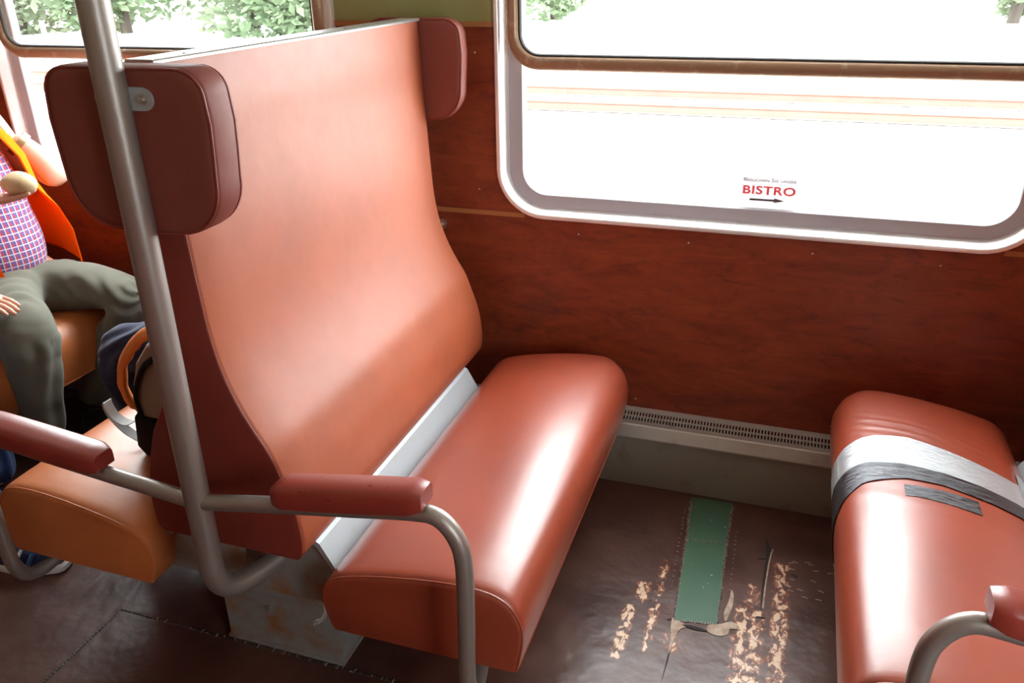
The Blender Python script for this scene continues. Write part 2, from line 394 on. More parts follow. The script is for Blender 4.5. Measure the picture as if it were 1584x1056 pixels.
g = G(); pts = [(-.155, 1.80), (-.130, 1.775), (-.128, 1.745), (-.139, 1.720), (-.147, 1.662), (-.152, 1.722), (-.158, 1.76)]
def blob(pts, h):
    g = G(); c0 = Vector((sum(p[0] for p in pts) / len(pts), sum(p[1] for p in pts) / len(pts), h)); q = [Vector((p.x, p.y, h * .6)) for p in catmull([(*p, 0) for p in pts], 5, True)]
    g.add([c0] + q, [(0, 1 + i, 1 + (i + 1) % len(q)) for i in range(len(q))]); return g
for pts in ([(-.157, 1.79), (-.128, 1.776), (-.118, 1.768), (-.134, 1.748), (-.141, 1.718), (-.149, 1.655), (-.153, 1.722), (-.158, 1.75)],
            [(-.062, 1.790), (-.030, 1.805), (-.005, 1.822), (.016, 1.812), (.012, 1.798), (-.004, 1.795), (-.010, 1.770), (-.034, 1.758), (-.060, 1.765)],
            [(-.018, 1.82), (-.006, 1.88), (-.006, 1.925), (-.014, 1.950), (-.018, 1.90), (-.026, 1.85)]):
    blob(pts, .0030).make('torn_backing', 'torn', P)
blob([(-.130, 1.771), (-.095, 1.775), (-.062, 1.768), (-.080, 1.762), (-.115, 1.764)], .0034).make('tear_shadow_gap', 'dark', P)
FT = floor
for pts in ([(.068, 2.222), (.081, 2.19), (.085, 2.165), (.078, 2.11), (.0745, 2.03), (.071, 1.93), (.069, 1.893), (.068, 1.95), (.069, 2.05), (.073, 2.115), (.081, 2.165), (.078, 2.19)],
            [(.052, 2.112), (.070, 2.116), (.068, 2.122), (.050, 2.118)], [(.060, 1.86), (.082, 1.862), (.082, 1.866), (.062, 1.865)],
            [(-.170, 1.777), (-.155, 1.780), (-.156, 1.785), (-.171, 1.782)], [(-.149, 1.70), (-.146, 1.66), (-.152, 1.56), (-.150, 1.66)],
            [(.145, 2.075), (.165, 2.068), (.160, 2.060), (.150, 2.066)]):
    blob(pts, .0016).make('floor_crack', 'dark', FT)
g = G()
for pts in ([(.0755, 1.90), (.077, 1.99), (.0815, 2.09), (.0865, 2.15), (.091, 2.17)], ): g.tube([(x, y, .0015) for x, y in pts], .0022, 6, flat=.6)
for q in range(16):
    x = .12 + random.random() * .13; y = 1.98 + random.random() * .16; a = random.uniform(-.5, .3)
    g.tube([(x, y, .0004), (x + .008 * math.cos(a), y + .008 * math.sin(a), .002), (x + .016 * math.cos(a), y + .016 * math.sin(a), .0004)], .0014, 5, flat=.7)
g.make('torn_edge', 'torn', FT)
# welded seams in the aisle floor
for e, st in (([(-1.642, .70), (-1.648, 1.353)], 1), ([(-1.648, 1.353), (-1.30, 1.352), (-.94, 1.352), (-.60, 1.36), (.5, 1.37), (1.4, 1.37)], 0)):
    bead(FT, e, .0045, 'weld_bead')
    if st: stitches(FT, e, .010, .009)
    else: stitches(FT, e, .012, .035)

# ------------------------------------------------------------------ double benches
Y0, Y1 = 1.205, 2.322
HALF = [(1.503, .020), (1.496, .026), (1.42, .029), (1.33, .031), (1.20, .038), (1.09, .043), (1.0, .049), (.93, .060), (.87, .078), (.82, .100), (.78, .122), (.74, .145), (.69, .163), (.64, .180), (.59, .190), (.54, .1945), (.505, .193), (.485, .188), (.474, .178)]
CU = [(.262, .302), (.246, .304), (.236, .330), (.226, .362), (.226, .395), (.234, .420), (.252, .440), (.280, .457), (.34, .474), (.41, .488), (.49, .500), (.56, .506), (.61, .504), (.640, .496), (.664, .479), (.680, .455), (.690, .425), (.690, .385), (.684, .345), (.676, .312), (.662, .306), (.50, .304), (.38, .303)]
def seat_cushion(name, xc, sg, m, parent, y0=1.200, y1=2.362, creased=False):
    pr = [Vector((p.x, p.y, 0)) for p in catmull([(*p, 0) for p in CU], 3, True)]
    cx = sum(p.x for p in pr) / len(pr); cz = .38
    ys = []
    for q in (0, .001, .003, .006, .011, .018, .03, .05, .08, .12): ys.append((q, 0))
    n = 70; a = .14
    for i in range(n): ys.append((a + (y1 - y0 - 2 * a) * i / (n - 1), 0))
    for q in (.12, .095, .07, .05, .035, .022, .012, .005, .0015, 0): ys.append((y1 - y0 - q, 1))
    rings = []
    for d, _ in ys:
        e0, e1 = d, (y1 - y0) - d
        def sh(e, r): return 0 if e >= r else r - math.sqrt(max(0, r * r - (r - e) ** 2))
        s0 = sh(e0, .018) ; s1 = sh(e1, .05)
        crown = .006 * (1 - math.exp(-e0 / .03)) * (1 - math.exp(-e1 / .05))
        ring = []
        for p in pr:
            u, z = p.x, p.y
            top = max(0, min(1, (z - .40) / .06))
            z2 = z - (s0 * .9 + s1) * top + crown * top
            fr = max(0, min(1, (u - .56) / .10)); bk = max(0, min(1, (.30 - u) / .06))
            u2 = u - fr * (s0 * .5 + sh(e1, .085) * .9) + bk * (s0 * .3 + s1 * .5)
            if creased and u > .28 and z > .44:      # pulled creases beside the tape
                yy = y0 + d; w = math.exp(-((yy - 2.115) / .045) ** 2) * max(0, min(1, (u - .30) / .08)) * max(0, min(1, (.68 - u) / .06))
                z2 += .0040 * w * math.sin((yy - .22 * (u - .5) + .012 * math.sin(u * 23)) * 190) - .0035 * math.exp(-((yy - 1.955) / .07) ** 2) + .0012 * math.exp(-((yy - 1.72 - .1 * u) / .02) ** 2)
            ring.append((xc + sg * u2, y0 + d, z2))
        rings.append(ring)
    g = G().loft(rings)
    o = g.make(name, m, parent, ang=60)
    # welt seam around the aisle-end face
    w = G(); lo = [(xc + sg * (p.x - .0015 * (1 if p.x > .45 else -1)), y0 + .0045, p.y - (.0035 if p.y > .41 else 0)) for p in pr]
    w.tube(lo, .0022, 6, loop=True, caps=False).make('welt', m, o)
    return o, rings
def wing_outline(w, z0, z1, n=10):
    pts = []
    def arc(cx, cz, rx, rz, a0, a1, m):
        for q in range(m + 1):
            a = math.radians(a0 + (a1 - a0) * q / m); pts.append((cx + rx * math.cos(a), cz + rz * math.sin(a)))
    arc(w - .052, z1 - .047, .050, .045, 90, 0, 8)
    pts.append((w + .002, z0 + .20)); pts.append((w - .001, z0 + .15))
    arc(w - .100, z0 + .098, .095, .094, 0, -78, 12)
    pts.append((0.0, z0))
    L = [(-x, z) for x, z in pts[:-1]][::-1]
    return pts + L
def wing(parent, xc, y0, t, w, z0, z1, m='vinyl_wing'):
    P = wing_outline(w, z0, z1)
    cz = (z0 + z1) / 2; rings = []
    for dy, s in ((0, .012), (.002, .006), (.006, .0015), (.012, 0), (t - .012, 0), (t - .006, .0015), (t - .002, .006), (t, .012)):
        rings.append([(xc + x * (1 - s / w), y0 + dy, cz + (z - cz) * (1 - s / .15)) for x, z in P])
    g = G()
    # puffy faces: centre rings pushed out
    inner = lambda yy, s, b: [(xc + x * s, yy + b, cz + (z - cz) * s) for x, z in P]
    rings = [inner(y0, .35, -.0012), inner(y0, .7, -.001), inner(y0, .88, -.0006)] + rings + [inner(y0 + t, .88, .001), inner(y0 + t, .7, .002), inner(y0 + t, .35, .002)]
    o = g.loft(rings).make('headrest_wing', m, parent, ang=50)
    for yy in (y0 + .003, y0 + t - .003):
        G().tube([(xc + x * .985, yy, cz + (z - cz) * .975) for x, z in P], .0028, 6, loop=True, caps=False).make('piping', 'vinyl_side', o)
    return o
def bench(xc, label, cat, right_c, left_c, slopes, arm_label=None):
    R = empty('double_bench', (xc, 1.20, 0), label, cat)
    # backrest: one bell-shaped shell, vinyl on both faces and ends
    prof = [(x, z) for z, x in [(h[0], h[1]) for h in HALF]]
    pr = catmull([(x, z, 0) for x, z in prof], 3)
    loop = [(p.x, p.y) for p in pr] + [(-p.x, p.y) for p in pr[::-1]]
    rings = []
    for y, s in ((Y0, .010), (Y0 + .002, .005), (Y0 + .006, .0015), (Y0 + .012, 0)) + tuple((Y0 + .012 + (Y1 - Y0 - .024) * i / 12, 0) for i in range(1, 12)) + ((Y1 - .012, 0), (Y1 - .006, .0015), (Y1 - .002, .005), (Y1, .010)):
        e = min(y - Y0, Y1 - y); pf = .007 * (1 - math.exp(-e / .07))
        ring = []
        for x, z in loop:
            sx = math.copysign(1, x); f = max(0, min(1, (1.5 - z) / .1)) * max(0, min(1, (z - .48) / .05))
            ring.append((xc + x - sx * min(s, abs(x) * .5) + sx * pf * f, y, z - (s if z > 1.4 else 0) + (s if z < .49 else 0)))
        rings.append(ring)
    back = G().loft(rings).make('backrest', 'vinyl_back', R, ang=40)
    # end panel seam
    G().tube([(xc + x * .985, Y0 + .0015, z * .998 + .001) for x, z in [l for l in loop]], .0016, 6, loop=True, caps=False).make('edge_seam', 'vinyl_side', back)
    # end panel of darker vinyl on the aisle end
    G().loft([[(xc + x * q, Y0 - .0006 * w + .0002, .485 + (z - .485) * (.998 if z > .6 else 1)) for x, z in loop if True] for q, w in ((.985, 0), (.975, 2))]).make('end_panel', 'vinyl_side', back)
    # aluminium strip along the top
    g = G(); tp = [(-.030, 1.4985), (-.031, 1.503), (-.028, 1.506), (.028, 1.506), (.031, 1.503), (.030, 1.4985)]
    g.loft([[(xc + x, y, z) for x, z in tp] for y in (Y0 + .01, Y1 - .002)])
    st = g.make('top_strip', 'alu_bright', R)
    for y in (1.32, 1.62, 1.92, 2.02, 2.2):
        G().tube([(xc + .012, y, 1.5058), (xc + .012, y, 1.5078)], [.0045, .0028], 10).make('screw_head', 'bolt', st)
    wing(R, xc + .010, 1.1475, .072, .168, 1.212, 1.504)
    wing(R, xc + .0, 2.326, .046, .152, 1.212, 1.508)
    # aisle pole with curled foot
    px = xc + .012; py = 1.127
    pts = bend([(px, py, CEIL - .002), (px, py, .385), (px + .052, 1.285, .392), (px + .072, 1.352, .40)], [.095, .03], 10)
    pole = G().tube(pts, .0262, 24).make('aisle_pole', 'tube', R, ang=60)
    br = G(); y = 1.1465
    for s, w in ((1, .046), (-1, .034)):
        loopb = [(px + s * .010, 1.470), (px + s * w, 1.470)] + [(px + s * (w + .020 * math.sin(a)), 1.451 + .019 * math.cos(a)) for a in [PI * q / 10 for q in range(1, 10)]] + [(px + s * w, 1.432), (px + s * .010, 1.432)]
        br.loft([[(x, yy, z - .0) for x, z in loopb] for yy in (y - .004, y)])
    b = br.make('wing_bracket', 'plate_metal', pole)
    for s, w in ((1, .046), (-1, .034)):
        g = G(); g.tube([(px + s * w, y - .004, 1.451), (px + s * w, y - .0065, 1.451)], .0095, 16); g.tube([(px + s * w, y - .0065, 1.451), (px + s * w, y - .011, 1.451), (px + s * w, y - .0125, 1.451)], [.0062, .006, .003], 14)
        g.make('bracket_bolt', 'bolt', b)
    for sg, c in ((1, right_c), (-1, left_c)):
        sl = slopes[0 if sg > 0 else 1]
        zj = .645
        def on(u): return (xc + sg * u, py, zj + sl * u)
        xe = .575
        pts = bend([(px, py, zj), on(.545), (xc + sg * xe + sg * .03, py, zj + sl * xe - .04), (xc + sg * (xe + .022), py, .275), (xc + sg * (xe + .01), 1.235, .275), (xc + sg * (xe - .02), 1.33, .29)],
                   [.055, .035, .055, .03], 8)
        # gentler hand bend from the arm into the drop
        pts = catmull([(px, py, zj), on(.18), on(.36), on(.50), (xc + sg * .555, py, zj + sl * .55 - .010), (xc + sg * .590, py, zj + sl * .55 - .050), (xc + sg * .602, py, zj + sl * .55 - .110), (xc + sg * .601, py, .50), (xc + sg * .598, py, .385),
                       (xc + sg * .597, 1.131, .325), (xc + sg * .596, 1.152, .282), (xc + sg * .592, 1.190, .266), (xc + sg * .585, 1.235, .272), (xc + sg * .575, 1.32, .288)], 6)
        arm = G().tube(pts, .0172, 20).make('armrest_tube', 'tube', R, ang=60)
        # padded armrest
        g = G(); u0, u1 = .213, .535; rings = []
        sec = [(-.033, .0), (-.0345, .004), (-.0345, .034), (-.031, .043), (-.023, .048), (.023, .048), (.031, .043), (.0345, .034), (.0345, .004), (.033, .0)]
        for u, s in ((u0, .74), (u0 + .003, .80), (u0 + .020, .98), (u0 + .028, 1), (u0 + .08, 1.02), ((u0 + u1) / 2, 1.03), (u1 - .08, 1.02), (u1 - .030, 1), (u1 - .022, .98), (u1 - .003, .80), (u1, .74)):
            A = Vector(on(u)); rings.append([(A.x, A.y + sy * s, A.z + .013 + .022 + (sz - .022) * s) for sy, sz in sec])
        g.loft(rings).make('arm_pad', 'vinyl_pad', arm, ang=38)
        cu, cr = seat_cushion('seat_cushion', xc, sg, c, R, creased=(xc > 0 and sg < 0))
        # metal sheet closing the gap under the backrest
        g = G(); q = [(.150, .505), (.196, .478), (.268, .345), (.262, .340), (.188, .465), (.150, .485)]
        g.loft([[(xc + sg * x, y, z) for x, z in q] for y in (1.262, 2.17)]).make('gap_plate', 'plate_metal', R, ang=20)
        G().loft([[(xc + sg * x, y, z) for x, z in [(.02, .47), (.18, .466), (.256, .335), (.25, .300), (.02, .29)]] for y in (1.275, 1.279)]).make('support_gusset', 'base_metal', R)
    # pedestal on the floor
    g = G(); pr2 = [(1.365, 0), (1.365, .180), (1.395, .296), (1.402, .300)]
    w0, w1 = -.195, .148
    g.loft([[(xc + w0, y, z) for y, z in pr2] + [(xc + w0, 2.362, .300), (xc + w0, 2.362, 0)], [(xc + w1, y, z) for y, z in pr2] + [(xc + w1, 2.362, .300), (xc + w1, 2.362, 0)]])
    pd = g.make('pedestal', 'base_metal', R, ang=12)
    G().box(xc + w0 - .004, xc + w1 + .004, 1.358, 2.362, 0, .012, .003).make('foot_flange', 'base_metal', pd)
    for x, z in ((.028, .245), (-.055, .140)):
        yy = 1.365 + max(0, (z - .18) / .116) * .03
        g = G(); g.tube([(xc + x, yy, z), (xc + x, yy - .004, z)], .006, 8); g.tube([(xc + x, yy - .004, z), (xc + x + .002, yy - .016, z - .001)], .003, 8); g.make('pedestal_screw', 'bolt', pd)
    # rails carrying the cushions
    for y in (1.40, 1.90, 2.30):
        G().box(xc - .60, xc + .60, y, y + .03, .276, .300, .002).make('support_rail', 'base_metal', R)
    return R
B1 = bench(-1.090, 'whole high-backed double bench in the middle, red-brown with one tan-orange cushion', 'bench', 'vinyl_red', 'vinyl_orange', (.165, .11))
B2 = bench(.895, 'red-brown vinyl bench at the right edge with silver tape around its cushion', 'bench', 'vinyl_red', 'vinyl_red', (.165, .165))
B3 = bench(-3.02, 'tan-orange bench on which the man in the orange vest sits', 'bench', 'vinyl_orange', 'vinyl_orange', (.165, .165))
# frayed strap under the near cushion of the first bench
g = G(); q = catmull([(-.866, 1.21, .385), (-.862, 1.203, .360), (-.860, 1.20, .335), (-.874, 1.197, .318), (-.890, 1.196, .305)], 5)
g.tube(q, [.004] * (len(q) - 4) + [.0035, .003, .002, .001], 6, flat=.45)
q = catmull([(-.860, 1.20, .345), (-.868, 1.193, .33), (-.882, 1.192, .322), (-.888, 1.192, .306)], 5); g.tube(q, .0025, 6, flat=.45)
k = NT('grey_webbing'); M['web'] = k.bsdf((.42, .42, .42), .7)
g.make('fraying_strap', 'web', B1)
# small sticker on the plate
k = NT('orange_sticker'); M['osticker'] = k.bsdf((.8, .16, .03), .4); k = NT('white_sticker'); M['wsticker'] = k.bsdf((.9, .9, .9), .4)

# ------------------------------------------------------------------ duct tape round the right bench cushion
k = NT('silver_duct_tape'); v = k.coord(); nn = k.noise(k.mapp(v, (3, 9, 3)), 9, 6, .7, .8)
M['tape'] = k.bsdf(k.mix(nn, (.50, .52, .54), (.66, .68, .70)), .30, .55, bump=k.bump(nn, .45, .008))
k = NT('dark_grey_duct_tape'); v = k.coord(); nn = k.noise(k.mapp(v, (3, 9, 3)), 9, 6, .7, .8)
M['tape_dark'] = k.bsdf(k.mix(nn, (.08, .078, .085), (.17, .17, .18)), .22, .8, bump=k.bump(nn, .45, .008))
XC2 = .895
def cushion_pt(t, off):               # t: arc position from under the front edge up and over to the back
    pass
PR = [Vector((p.x, p.y, 0)) for p in catmull([(*p, 0) for p in CU], 6, True)]
# take the part running from the front bottom edge over the top to the back
idx = sorted(range(len(PR)), key=lambda i: i)
front = [p for p in PR[:19 * 6 + 4]]
front = front[::-1]                  # from the front bottom to the back
front = [p for p in front if p.y > .306]
def tape(name, fa, fb, u0, u1, m, off, parent):
    pts = [p for p in front if u0 <= p.x <= u1 or False]
    rings = []
    for i, p in enumerate(pts):
        j = front.index(p); t = (front[min(j + 1, len(front) - 1)] - front[max(j - 1, 0)]).normalized(); n = Vector((t.y, -t.x, 0))
        if n.dot(p - Vector((.46, .40, 0))) < 0: n = -n
        q = p + n * off
        ya, yb = fa(p), fb(p); row = []
        for s in range(7):
            y = ya + (yb - ya) * s / 6; cr = .006 * max(0, min(1, (p.y - .40) / .06))
            row.append((XC2 - q.x, y, q.y + cr - (.0035 * math.exp(-((y - 1.955) / .07) ** 2) if p.y > .45 and p.x > .28 else 0) + .0006 * noise.noise(Vector((q.x * 40, y * 60, off * 900)))))
        rings.append(row)
    return G().loft(rings, caps=False, closed=False).make(name, m, parent, ang=80)
def along(p): return (.690 - p.x)      # distance in from the front edge
def curve_y(tab):
    def f(p):
        a = along(p) if p.y > .45 else along(p) * .3 - (.45 - p.y) * .4
        for (x0, y0), (x1, y1) in zip(tab, tab[1:]):
            if a <= x1: return y0 + (y1 - y0) * max(-.5, (a - x0) / (x1 - x0))
        return tab[-1][1]
    return f
k2 = next(c for c in B2.children if c.name.startswith('seat_cushion') and sum(v.co.x for v in c.data.vertices) < 0)
upper_t = curve_y([(-.06, 2.0), (.0, 2.015), (.09, 2.055), (.17, 2.070), (.25, 2.055), (.32, 2.035), (.46, 1.985)])
upper_b = curve_y([(-.06, 1.90), (.0, 1.892), (.09, 1.915), (.17, 1.93), (.25, 1.925), (.32, 1.905), (.46, 1.85)])
low_t = curve_y([(-.06, 1.90), (.0, 1.90), (.06, 1.92), (.15, 1.935), (.25, 1.935), (.32, 1.925), (.46, 1.88)])
low_b = curve_y([(-.06, 1.74), (.0, 1.775), (.05, 1.825), (.15, 1.866), (.23, 1.875), (.34, 1.855), (.46, 1.82)])
T = k2
tape('duct_tape', upper_t, upper_b, .235, .70, 'tape', .0018, T)
tape('duct_tape', low_t, low_b, .235, .70, 'tape_dark', .0030, T)
s_t = curve_y([(.0, 1.80), (.16, 1.842), (.23, 1.850), (.32, 1.846), (.40, 1.84)]); s_b = curve_y([(.0, 1.74), (.16, 1.795), (.23, 1.798), (.31, 1.790), (.40, 1.78)])
tape('duct_tape', s_t, s_b, .375, .56, 'tape_dark', .0016, T)

# ------------------------------------------------------------------ sticker on the window
def translucent(name, c):
    k = NT(name); a = k.n('ShaderNodeBsdfTranslucent'); a.inputs[0].default_value = (*c, 1); d = k.n('ShaderNodeBsdfDiffuse'); d.inputs[0].default_value = (*c, 1)
    m = k.n('ShaderNodeMixShader'); m.inputs[0].default_value = .3; k.l(a.outputs[0], m.inputs[1]); k.l(d.outputs[0], m.inputs[2]); k.l(m.outputs[0], k.out.inputs[0]); M[name] = k.m
translucent('red_print', (.88, .25, .27)); translucent('pale_red_print', (.42, .25, .27)); translucent('light_dimming_film', (.45, .45, .45)); translucent('dark_print', (.22, .15, .15))
ST = empty('window_sticker', (-.05, WY + .052, 1.0), 'small printed sticker reading BISTRO with an arrow, low on the window glass', 'sticker')
def text(body, name, x, z, width, height, m, parent, small=False, bold=0.):
    cu = bpy.data.curves.new(name, 'FONT'); cu.body = body; cu.size = 1; cu.small_caps_scale = .78; cu.offset = bold; cu.space_character = 1.08
    if small:
        for i, ch in enumerate(body):
            if ch.islower(): cu.body_format[i].use_small_caps = True
    o = bpy.data.objects.new('t', cu); COL.objects.link(o)
    dg = bpy.context.evaluated_depsgraph_get(); me = bpy.data.meshes.new_from_object(o.evaluated_get(dg))
    vs = [v.co.copy() for v in me.vertices]; fs = [tuple(p.vertices) for p in me.polygons]
    bpy.data.objects.remove(o); x0, x1 = min(v.x for v in vs), max(v.x for v in vs); z0, z1 = min(v.y for v in vs), max(v.y for v in vs)
    g = G(); g.add([(x + (v.x - x0) / (x1 - x0) * width, WY + .0528, z + (v.y - z0) / (z1 - z0) * height) for v in vs], fs)
    g.add([v - Vector((0, .0004, 0)) for v in g.v], fs)
    return g.make(name, m, parent, flat=True)
G().box(-.131, .029, WY + .0532, WY + .0536, .980, 1.061).make('added_dimming_film', 'light_dimming_film', ST, flat=True)  # added translucent sheet, dims the outside brightness behind the lettering
text('Besuchen Sie unser', 'small_lettering', -.126, 1.046, .150, .011, 'pale_red_print', ST, True, .018)
text('BISTRO', 'large_lettering', -.126, 1.008, .150, .026, 'red_print', ST, False, .03)
g = G(); az = .992; ax = -.104
g.add([(x, WY + y, z) for y in (.0524, .0528) for x, z in ((ax, az - .003), (ax + .070, az - .003), (ax + .070, az - .007), (ax + .100, az), (ax + .070, az + .007), (ax + .070, az + .003), (ax, az + .003))],
      [(0, 1, 2, 3, 4, 5, 6), (7, 8, 9, 10, 11, 12, 13)] + [(i, (i + 1) % 7, 7 + (i + 1) % 7, 7 + i) for i in range(7)])
g.make('arrow', 'dark_print', ST, flat=True)

# ------------------------------------------------------------------ backpack on the tan cushion of the first bench
k = NT('black_bag_cloth'); v = k.coord(); M['bag_black'] = k.bsdf((.008, .008, .009), .9, spec=.2, bump=k.bump(k.noise(v, 400, 2), .4, .001))
k = NT('grey_beige_bag_cloth'); v = k.coord(); M['bag_grey'] = k.bsdf((.26, .215, .19), .8, bump=k.bump(k.noise(v, 400, 2), .4, .001))
k = NT('orange_bag_cloth'); v = k.coord(); M['bag_orange'] = k.bsdf((.80, .24, .05), .65, bump=k.bump(k.noise(v, 30, 3), .3, .004))
BP = empty('backpack', (-1.40, 1.47, .50), 'black backpack with orange and beige top, propped against the seat back', 'backpack')
def sup(cx, cy, z, a, b, e=.5, n=28):
    out = []
    for q in range(n):
        t = 2 * PI * q / n; c_, s_ = math.cos(t), math.sin(t)
        out.append((cx + a * math.copysign(abs(c_) ** e, c_), cy + b * math.copysign(abs(s_) ** e, s_), z))
    return out
g = G().loft([sup(-1.412, 1.485, .494, .085, .055), sup(-1.415, 1.485, .500, .100, .070), sup(-1.418, 1.485, .53, .110, .080), sup(-1.415, 1.485, .57, .110, .080), sup(-1.412, 1.485, .612, .108, .078), sup(-1.41, 1.485, .620, .102, .072)])
wrinkle(g, .004, 18).make('lower_pouch', 'bag_black', BP, ang=50)
g = G().loft([sup(-1.41, 1.49, .610, .100, .070), sup(-1.405, 1.49, .70, .102, .074), sup(-1.39, 1.49, .76, .094, .070), sup(-1.37, 1.49, .81, .078, .060), sup(-1.35, 1.49, .835, .050, .04), sup(-1.345, 1.49, .840, .015, .015)])
wrinkle(g, .004, 18, 3).make('upper_pouch', 'bag_grey', BP, ang=50)
g = G(); q = catmull([(-1.505, 1.445, .615), (-1.522, 1.43, .67), (-1.512, 1.425, .745), (-1.488, 1.425, .785), (-1.462, 1.425, .815), (-1.42, 1.43, .850), (-1.37, 1.45, .862)], 6)
g.tube(q, [.012] * 3 + [.020] * (len(q) - 6) + [.018] * 3, 12, flat=.55); wrinkle(g, .004, 30).make('orange_flap', 'bag_orange', BP)
g = G(); q = catmull([(-1.482, 1.424, .622), (-1.482, 1.416, .67), (-1.462, 1.412, .72), (-1.435, 1.412, .765), (-1.405, 1.415, .79)], 6)
g.tube(q, .011, 10, flat=.45); g.make('black_piping', 'bag_black', BP)
g = G(); q = catmull([(-1.505, 1.45, .60), (-1.535, 1.43, .585), (-1.568, 1.425, .60), (-1.585, 1.425, .628), (-1.592, 1.43, .640), (-1.602, 1.435, .625), (-1.596, 1.44, .590), (-1.570, 1.45, .545), (-1.53, 1.46, .515)], 6)
rg = []
for i, p in enumerate(q):
    t = (q[min(i + 1, len(q) - 1)] - q[max(i - 1, 0)]).normalized(); n = Vector((t.z, 0, -t.x)).normalized()
    rg.append([p + Vector((0, w, 0)) + n * h for w, h in ((-.014, -.001), (.014, -.001), (.014, .001), (-.014, .001))])
g.loft(rg).make('webbing_strap', 'web', BP)

# ------------------------------------------------------------------ people
k = NT('skin_tone'); v = k.coord(); M['skin'] = k.bsdf(k.mix(k.noise(v, 14, 3), (.60, .30, .21), (.70, .38, .28)), .5, sub=.15, bump=k.bump(k.noise(v, 160, 2), .1, .001))
k = NT('blue_red_check_cotton'); v = k.coord(); X_, Y_, Z_ = sepxyz(k, v)
def stripe(sock, f, w, ph=0.): return k.math('LESS_THAN', k.math('FRACT', k.math('MULTIPLY_ADD', sock, f, ph)), w)
sx = k.math('ADD', Y_, k.math('MULTIPLY', X_, .35))
ca = stripe(sx, 46., .5); cb = stripe(Z_, 46., .5); wa = stripe(sx, 46., .15, .6); wb = stripe(Z_, 46., .15, .6)
c = k.mix(ca, (.52, .05, .09), (.10, .10, .30)); c = k.mix(k.math('MULTIPLY', cb, .5), c, (.12, .10, .34))
c = k.mix(k.math('MULTIPLY', k.math('MAXIMUM', wa, wb), .85), c, (.75, .68, .74)); M['plaid'] = k.bsdf(c, .85, sheen=.2, bump=k.bump(k.noise(v, 16, 3), .4, .01))
def cloth(name, c1, rough=.9, fold=.5, sc=6):
    k = NT(name); v = k.coord(); b = k.bump(k.noise(k.mapp(v, (1.6, .8, 2.2), rot=(.2, .5, .3)), sc, 1.5, .4, .35), fold, .03); b = k.bump(k.noise(v, 700, 2), .2, .0005, b)
    M[name] = k.bsdf(k.mix(k.noise(v, 5, 3), tuple(x * .85 for x in c1), c1), rough, spec=.3, bump=b, sheen=.15)
cloth('olive_trousers', (.155, .150, .115)); cloth('navy_trousers', (.028, .033, .075)); cloth('blue_jeans', (.03, .06, .17)); cloth('grey_shirt', (.2, .2, .22))
k = NT('orange_vest'); v = k.coord(); a_ = k.n('ShaderNodeBsdfTranslucent'); a_.inputs[0].default_value = (.9, .16, .008, 1); d_ = k.n('ShaderNodeBsdfDiffuse'); d_.inputs[0].default_value = (.95, .20, .012, 1)
k.l(k.bump(k.noise(v, 14, 3), .4, .01), d_.inputs['Normal'])
m_ = k.n('ShaderNodeMixShader'); m_.inputs[0].default_value = .6; k.l(a_.outputs[0], m_.inputs[1]); k.l(d_.outputs[0], m_.inputs[2]); k.l(m_.outputs[0], k.out.inputs[0]); M['orange_vest'] = k.m; cloth('dark_hair', (.03, .02, .015), .6, .8, 60); cloth('grey_hair', (.25, .23, .21), .6, .8, 60)
cloth('dark_leather', (.02, .016, .014), .45, .2); cloth('navy_shoe', (.012, .02, .07), .6, .2); cloth('white_rubber', (.72, .72, .70), .5, .1)
cloth('blue_mesh', (.02, .10, .30), .6, .2); cloth('green_mark', (.12, .38, .06), .6, .1)
def hand(g, wrist, palm_dir, normal, r=1., curl=.5, side=1, spread=.25, curls=None):
    """palm slab and five fingers; palm_dir points wrist to fingers, normal points out of the back of the hand"""
    d = Vector(palm_dir).normalized(); n = Vector(normal); n = (n - d * n.dot(d)).normalized(); s = d.cross(n) * side; w = Vector(wrist)
    P = lambda a, b, c_: w + (d * a + s * b + n * c_) * r
    nodes = {'w': (*P(-.01, 0, 0), .026 * r, .020 * r), 'p1': (*P(.035, .002, 0), .036 * r, .016 * r), 'p2': (*P(.075, .0, 0), .040 * r, .014 * r), 'p3': (*P(.090, 0, 0), .034 * r, .010 * r)}
    rings = []
    for a, hw, hh in ((-.03, .026, .021), (.0, .028, .020), (.03, .037, .0185), (.06, .041, .016), (.085, .042, .0135), (.096, .038, .009), (.099, .02, .004)):
        rings.append([P(a, hw * math.cos(t), hh * math.sin(t)) for t in [2 * PI * q / 16 for q in range(16)]])
    g.loft(rings)
    L = [.068, .078, .072, .056]
    for i in range(4):
        b = (-.030 + .020 * i); cu = (curls[i] if curls else curl) ; ang = 0; p = P(.078, b, .002); sd = s * (b * spread * 4)
        pts = [(p, .0095)]; cur = p
        for j, (f, rr) in enumerate(((.48, .0088), (.30, .0080), (.22, .0066))):
            ang += cu * (.8 if j == 0 else .7); seg = (d * math.cos(ang) - n * math.sin(ang) + sd).normalized() * (L[i] * f + (.016 if j == 0 else 0)) * r
            pts.append((cur + seg * .5, rr * 1.0)); cur = cur + seg; pts.append((cur, rr * 1.04))
        pts.append((cur + seg.normalized() * .004 * r, .003)); g.tube([q for q, _ in pts], [x * r for _, x in pts], 10)
    t0 = P(.012, -.028, -.004); t1 = P(.045, -.055, -.014); t2 = P(.074, -.062, -.022); t3 = P(.092, -.058, -.026)
    g.tube([t0, (t0 + t1) / 2, t1, (t1 + t2) / 2, t2, t3, t3 + (t3 - t2) * .15], [.016 * r, .0145 * r, .0125 * r, .0105 * r, .0112 * r, .0085 * r, .003 * r], 10)
